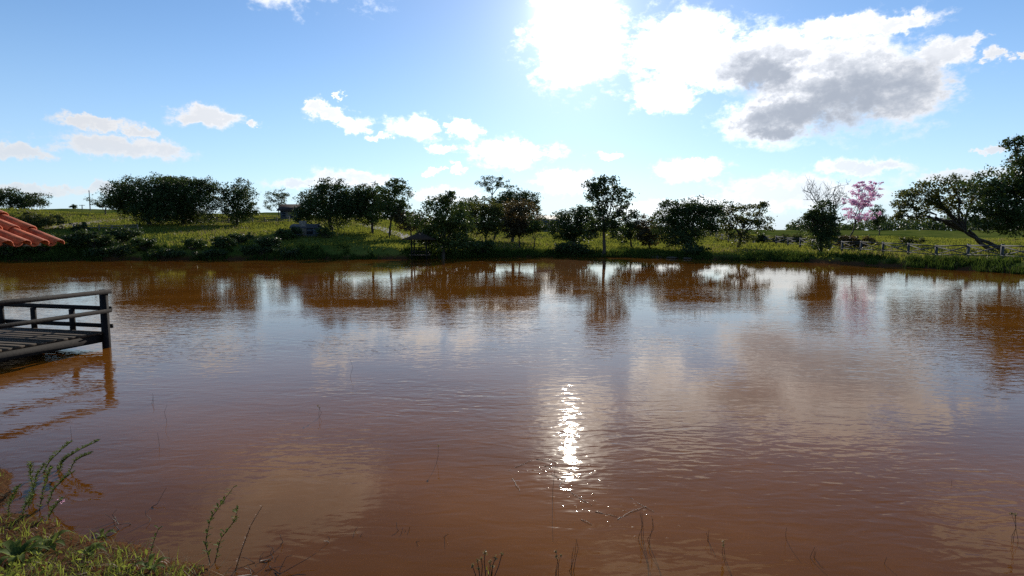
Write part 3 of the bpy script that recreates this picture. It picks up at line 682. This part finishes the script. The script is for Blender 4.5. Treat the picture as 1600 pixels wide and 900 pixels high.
MB().tube([(-rw, .02, ez+hz+.03), (-rw, -Ln-.02, ez+hz+.03)], [.1, .1], 8).build('ridge_cap', M['tile'], roof, True)
for px_ in (-.72, -2*rw+.72):
    for py_ in (-.6, -Ln+.6):
        z0 = gz(ex+px_, 6+py_); MB().bar((px_, py_, min(z0, 0)-.4), (px_, py_, ez+.25), .16, .16, up=(1, 0, 0)).build('post', M['darkwood'], sh)
    MB().bar((px_, -.15, ez+.2), (px_, -Ln+.15, ez+.2), .12, .16).build('beam', M['darkwood'], sh)

# ------------------------------------------------------------------ near bank: grass, weeds, stems
def scat2(n, x0, x1, y0, y1, zmin, zmax, pw=1.0):
    x = rng.uniform(x0, x1, n); y = rng.uniform(y0, y1, n); z = ground(x, y); pr = vn(x*1.6, y*1.6, 41)
    k = (z > zmin) & (z < zmax) & (rng.uniform(0, 1, n) < np.clip((pr-.15)*2, .1, 1)**pw*np.clip((z-zmin)/.10, .08, 1)); return x[k], y[k]
x, y = scat2(36000, -7, .6, 1.6, 6.6, .02, 2, 2.6); tufts(x, y, rng.uniform(.03, .13, len(x)), np.full(len(x), .007), 3, 'lush', 'near_grass', 'short green grass covering the near bank at lower left', .5)
x, y = scat2(30000, -7, .8, 1.6, 6.6, -.01, 2, .5); tufts(x, y, rng.uniform(.02, .09, len(x)), np.full(len(x), .005), 2, 'straw', 'dry_grass', 'dry straw-coloured grass stalks among the near bank grass', 2.2)
x, y = scat2(22000, -7, .8, 1.6, 6.6, -.01, .9, .6); tufts(x, y, rng.uniform(.02, .08, len(x)), np.full(len(x), .008), 3, 'redweed', 'red_weed_litter', 'reddish brown weeds at the edge of the near bank', .9)

x, y = scat2(5200, -7, .5, 1.6, 6.4, .05, 2, 1.5); n_ = len(x); k_ = 5
c_ = np.stack([np.repeat(x, k_), np.repeat(y, k_), np.repeat(ground(x, y), k_)], 1)+rng.normal(0, 1, (n_*k_, 3))*np.array([.035, .035, .02])+np.array([0, 0, .05])
v, f = leaves(c_, .038, .45, -.3)
tag(link('creeping_weeds', mesh_np('creeping_weeds', v, f, M['lush'], {'tint': np.repeat(np.repeat(rng.uniform(0, 1, n_), k_), 4)})), 'low small-leaved weeds creeping through the near bank grass', 'weeds', kind='stuff')
def blade_leaf(base, dirv, L, Wd, up=.5, n=5):
    base, dirv = np.array(base, float), np.array(dirv, float); dirv /= np.linalg.norm(dirv); s = np.cross(dirv, (0, 0, 1)); s /= np.linalg.norm(s)+1e-9
    v, f = [], []
    for i in range(n+1):
        t = i/n; c_ = base+dirv*L*t+np.array([0, 0, 1])*L*(up*t-.75*up*t*t*1.3); w = Wd*math.sin(math.pi*min(1, t*.93+.05))**.8
        v += [c_-s*w/2+(0, 0, w*.15), c_, c_+s*w/2+(0, 0, w*.15)]
        if i: k = 3*(i-1); f += [(k, k+1, k+4, k+3), (k+1, k+2, k+5, k+4)]
    return v, f
def leafpart(parent, v, f, mat, name='leaf'):
    return link(name, mesh_np(name, v, f, M[mat], {'tint': np.full(len(v), rng.uniform(.2, 1))}, True), parent)
def near_hit(px, py):
    r = ray(px, py); t = np.arange(2.5, 14, .02); p = np.array([0, 0, H])+t[:, None]*r; z = np.maximum(ground(p[:, 0], p[:, 1]), -9); k = np.where(p[:, 2] <= np.maximum(z, 0))[0]
    q = p[k[0]]; return np.array([q[0], q[1], gz(q[0], q[1])])
def rosette(label, px, py, n, L, Wd, mat='broad'):
    b = near_hit(px, py); r = thing('broadleaf_weed', label, 'weed', b, 'broad-leaved weeds on the near bank')
    for k in range(n):
        a_ = k*2.4+rng.uniform(-.3, .3); v, f = blade_leaf((0, 0, 0), (math.cos(a_), math.sin(a_), .25), L*rng.uniform(.7, 1.1), Wd*rng.uniform(.8, 1.2), rng.uniform(.9, 1.7)); leafpart(r, v, f, mat)
rosette('largest broad-leaved weed at the left edge of near bank', 28, 878, 15, .21, .05)
rosette('broad-leaved weed just right of the largest one', 75, 862, 8, .17, .05)
rosette('small broad-leaved weed in middle of the near bank grass', 140, 872, 7, .13, .04)
rosette('small broad-leaved weed by the bare mud edge', 160, 838, 6, .10, .03)
rosette('broad-leaved weed lowest on the bank near bottom edge', 235, 893, 7, .13, .04)

def stem_weed(label, pxs, mat='broad', leafL=.045, every=.012, r=.004, name='tall_weed', flower=None, group=None, sp=.9):
    b = near_hit(*pxs[0]); r_ = thing(name, label, 'weed', b, group); Yb = b[1]
    P_ = [at(x_, y_, Yb)-b for x_, y_ in pxs]; P_[0] = np.array([0, 0, -.03]); P_ = np.array(P_)
    t = np.linspace(0, len(P_)-1, 14); pp = np.stack([np.interp(t, np.arange(len(P_)), P_[:, k]) for k in range(3)], 1); pp[:, 1] += np.linspace(0, .06, 14)
    MB().tube(pp, np.linspace(r, r*.4, 14), 5).build('stem', M['twig'] if mat == 'redweed' else M['bark'], r_, True)
    L = np.linalg.norm(np.diff(pp, axis=0), axis=1).sum(); V_, F_, n0 = [], [], 0
    for k in range(int(L/every)):
        q = rng.uniform(.10, 1)*13; i = min(12, int(q)); c_ = pp[i]+(pp[i+1]-pp[i])*(q-i); a_ = rng.uniform(0, 6.28)
        v, f = blade_leaf(c_, (math.cos(a_), math.sin(a_), .5), leafL*rng.uniform(.5, 1.2), leafL*.34, .5, 3); V_ += v; F_ += [tuple(np.array(q_)+n0) for q_ in f]; n0 += len(v)
    if V_: leafpart(r_, V_, F_, mat, 'foliage')
    if flower:
        c_ = np.repeat(pp[-3:], 8, 0)+rng.normal(0, .008, (24, 3)); v, f = leaves(c_, .016, .7); link('flower', mesh_np('flower', v, f, M[flower], {'tint': np.full(len(v), .6)}), r_)
    return r_
stem_weed('tall curved green weed stem standing in the shallows', [(330, 880), (319, 850), (325, 815), (342, 790), (360, 765)])
stem_weed('second green weed stem branching right beside the tall curved one', [(333, 880), (342, 845), (362, 818), (366, 800)])
stem_weed('dark reddish dry stem right of the green curved weed', [(364, 894), (376, 860), (388, 825), (404, 797)], 'redweed', .018, .012)
stem_weed('short green sprout at the edge of the near bank', [(232, 872), (236, 850), (240, 832)], leafL=.04)
WE = 'weeds straggling from the bank into the water at far left'
for k, (lab, pxs) in enumerate([('leafy weed spray lying farthest out over the water at left', [(80, 735), (100, 718), (122, 704), (148, 692)]),
        ('leafy weed spray behind the outermost one at left', [(62, 740), (75, 722), (90, 706), (104, 694)]),
        ('upright leafy weed at the left waterline', [(42, 795), (48, 770), (52, 745), (62, 728)]),
        ('second upright leafy weed right of the left waterline weed', [(60, 800), (63, 775), (66, 750), (72, 735)]),
        ('drooping leafy weed with pink flower at the waterline', [(72, 812), (78, 800), (84, 790), (90, 786)]),
        ('bushy weed at the left edge of the waterline', [(12, 815), (10, 795), (14, 778), (20, 765)]),
        ('arched weed stem right of the upright waterline weeds', [(70, 790), (82, 765), (96, 750), (104, 744)]),
        ('leafy weed tuft in the water between sprays and upright weeds', [(88, 742), (92, 730), (96, 720), (108, 712)]),
        ('low leafy weed trailing over the water by the sprays', [(100, 738), (114, 722), (124, 716), (136, 712)]),
        ('leafy weed leaning left at the waterline', [(55, 770), (46, 752), (42, 738), (40, 726)]),
        ('short weed between grass and waterline at left', [(35, 815), (33, 800), (38, 786), (44, 778)])]):
    stem_weed(lab, pxs, 'broad', .04, .0035, .004, 'bank_weed', 'pink' if 'pink' in lab else None, WE)

SG = 'thin stems sticking out of the shallow water'
def reed(label, px, py, top, lean=0, n=2, seeds=0, name='water_stem'):
    w_ = on_water(px, py); b = np.array([w_[0], w_[1], max(gz(w_[0], w_[1]), -.35)]); r_ = thing(name, label, 'stem', b, SG)
    for k in range(n):
        tp = at(px+lean+rng.normal(0, 3)*(n > 1), top+rng.uniform(0, 10)*(k > 0), w_[1])-b
        s0 = np.array([rng.normal(0, .015)*(n > 1), rng.normal(0, .02)*(n > 1), -.02])
        pth = bend(s0, tp, 6, .03); MB().tube(pth, np.linspace(.003, .0012, 6), 4).build('stalk', M['twig'], r_, True)
        if seeds: 
            c_ = pth[-1]+rng.normal(0, .006, (16, 3)); v, f = leaves(c_, .012, .8); link('seed_head', mesh_np('seed_head', v, f, M['straw'], {'tint': np.full(len(v), .2)}), r_)
for q in [('dark forked stem in the water right of the dock', 236, 630, 614, 0, 3), ('thin upright stem out in the water below the left hill reflection', 547, 590, 562, 0, 1),
          ('dark seedy stem in the water left of centre', 498, 652, 634, 2, 2, 1), ('lone stem with reddish tip left of the sun glint', 684, 722, 696, 1, 1, 1),
          ('thin bent stem below the dock', 250, 698, 676, -4, 1), ('thin leaning stem in water right of dock end', 258, 660, 632, 3, 1),
          ('short stem in the shallows left of the pale cloud reflection', 110, 680, 666, 0, 1), ('pair of stems among glittering twigs', 1000, 842, 800, 0, 3),
          ('tallest stem in glittering shallows right of twigs', 1014, 850, 806, 4, 2), ('short stems right of the glittering twigs', 1105, 845, 828, 2, 2),
          ('stem with dark tip at the bottom right of twigs', 1132, 872, 846, 0, 2, 1), ('little stem standing alone at lower right', 1229, 846, 824, 0, 1),
          ('v-shaped stems at lower right', 1270, 872, 854, 3, 3), ('small stem near the bottom right', 1384, 882, 870, 2, 1),
          ('short stem in the water at right', 1487, 758, 750, 0, 1), ('forked weed stem at the right edge', 1590, 848, 802, -6, 3, 1),
          ('stem below the sun glint near bottom', 869, 772, 720, 0, 1), ('stem with bright tip at the bottom centre', 900, 892, 842, 0, 1),
          ('leaning stem at the bottom right of centre', 884, 890, 848, 16, 2), ('leafy stalk at bottom edge below sun glint', 873, 899, 862, 0, 3, 1)]:
    reed(*q)
for k, (px, tp) in enumerate([(742, 880), (752, 872), (758, 864), (766, 876), (774, 870), (783, 868)]):
    pass
b = on_water(760, 898); cl = thing('sedge_clump', 'clump of green sedge with round heads at the bottom edge', 'sedge', (b[0], b[1], max(gz(b[0], b[1]), -.2)))
B0 = np.array(cl.location)
for px, tp in [(738, 884), (746, 876), (752, 872), (758, 863), (766, 878), (774, 872), (784, 866), (770, 885), (748, 888)]:
    t_ = at(px, tp, b[1])-B0; pth = bend(((px-760)*.001, rng.normal(0, .02), -.03), t_, 5, .02); MB().tube(pth, np.linspace(.004, .0025, 5), 4).build('stalk', M['bark'], cl, True)
    c_ = pth[-1]+rng.normal(0, .006, (30, 3)); v, f = leaves(c_, .012, .8); link('head', mesh_np('head', v, f, M['straw'], {'tint': np.full(len(v), .1)}), cl)
    v, f = blade_leaf(pth[1], (rng.normal(), rng.normal(), 1.2), .12, .008, .3, 4); leafpart(cl, v, f, 'lush')

TG = 'wet twigs floating in the shallows below the sun glint'
TL = 'thin wet twig floating among the glitter below the sun reflection'
for (x0, y0, x1, y1) in [(862, 742, 884, 752), (874, 760, 888, 740), (884, 762, 905, 778), (905, 778, 925, 790), (800, 748, 812, 768), (930, 800, 965, 808), (965, 812, 985, 800),
                         (985, 800, 1010, 792), (838, 718, 875, 722), (850, 728, 872, 730), (908, 812, 925, 820), (985, 778, 1022, 800), (795, 735, 830, 720)]:
    a, b = on_water(x0, y0), on_water(x1, y1); r_ = thing('floating_twig', TL, 'twig', a, TG)
    MB().tube(bend((0, 0, .002), tuple(b-a+np.array([0, 0, .004])), 6, .025), np.linspace(.0022, .0012, 6), 5).build('stick', M['twig'], r_, True)
deb = [(535, 830), (1, 1)]
for lab, (px, py), n in [('tangle of dark drowned twigs in the cloud reflection at lower left', (537, 832), 16), ('tangle of sunken twigs left of the sedge clump', (640, 835), 14), ('thin drowned brush beside the dry reddish stem', (415, 885), 18), ('sunken brush between the bank and green weed stems', (205, 815), 10)]:
    a = on_water(px, py); r_ = thing('twig_tangle', lab, 'twigs', (a[0], a[1], max(gz(a[0], a[1]), -.1)))
    for k in range(n):
        s0 = np.array([rng.normal(0, .07), rng.normal(0, .10), .0]); e = s0+np.array([rng.normal(0, .12), rng.normal(0, .10), rng.uniform(.02, .16)])
        MB().tube(bend(s0, e, 5, .1), np.linspace(.004, .0015, 5), 4).build('twig', M['twig'], r_, True)
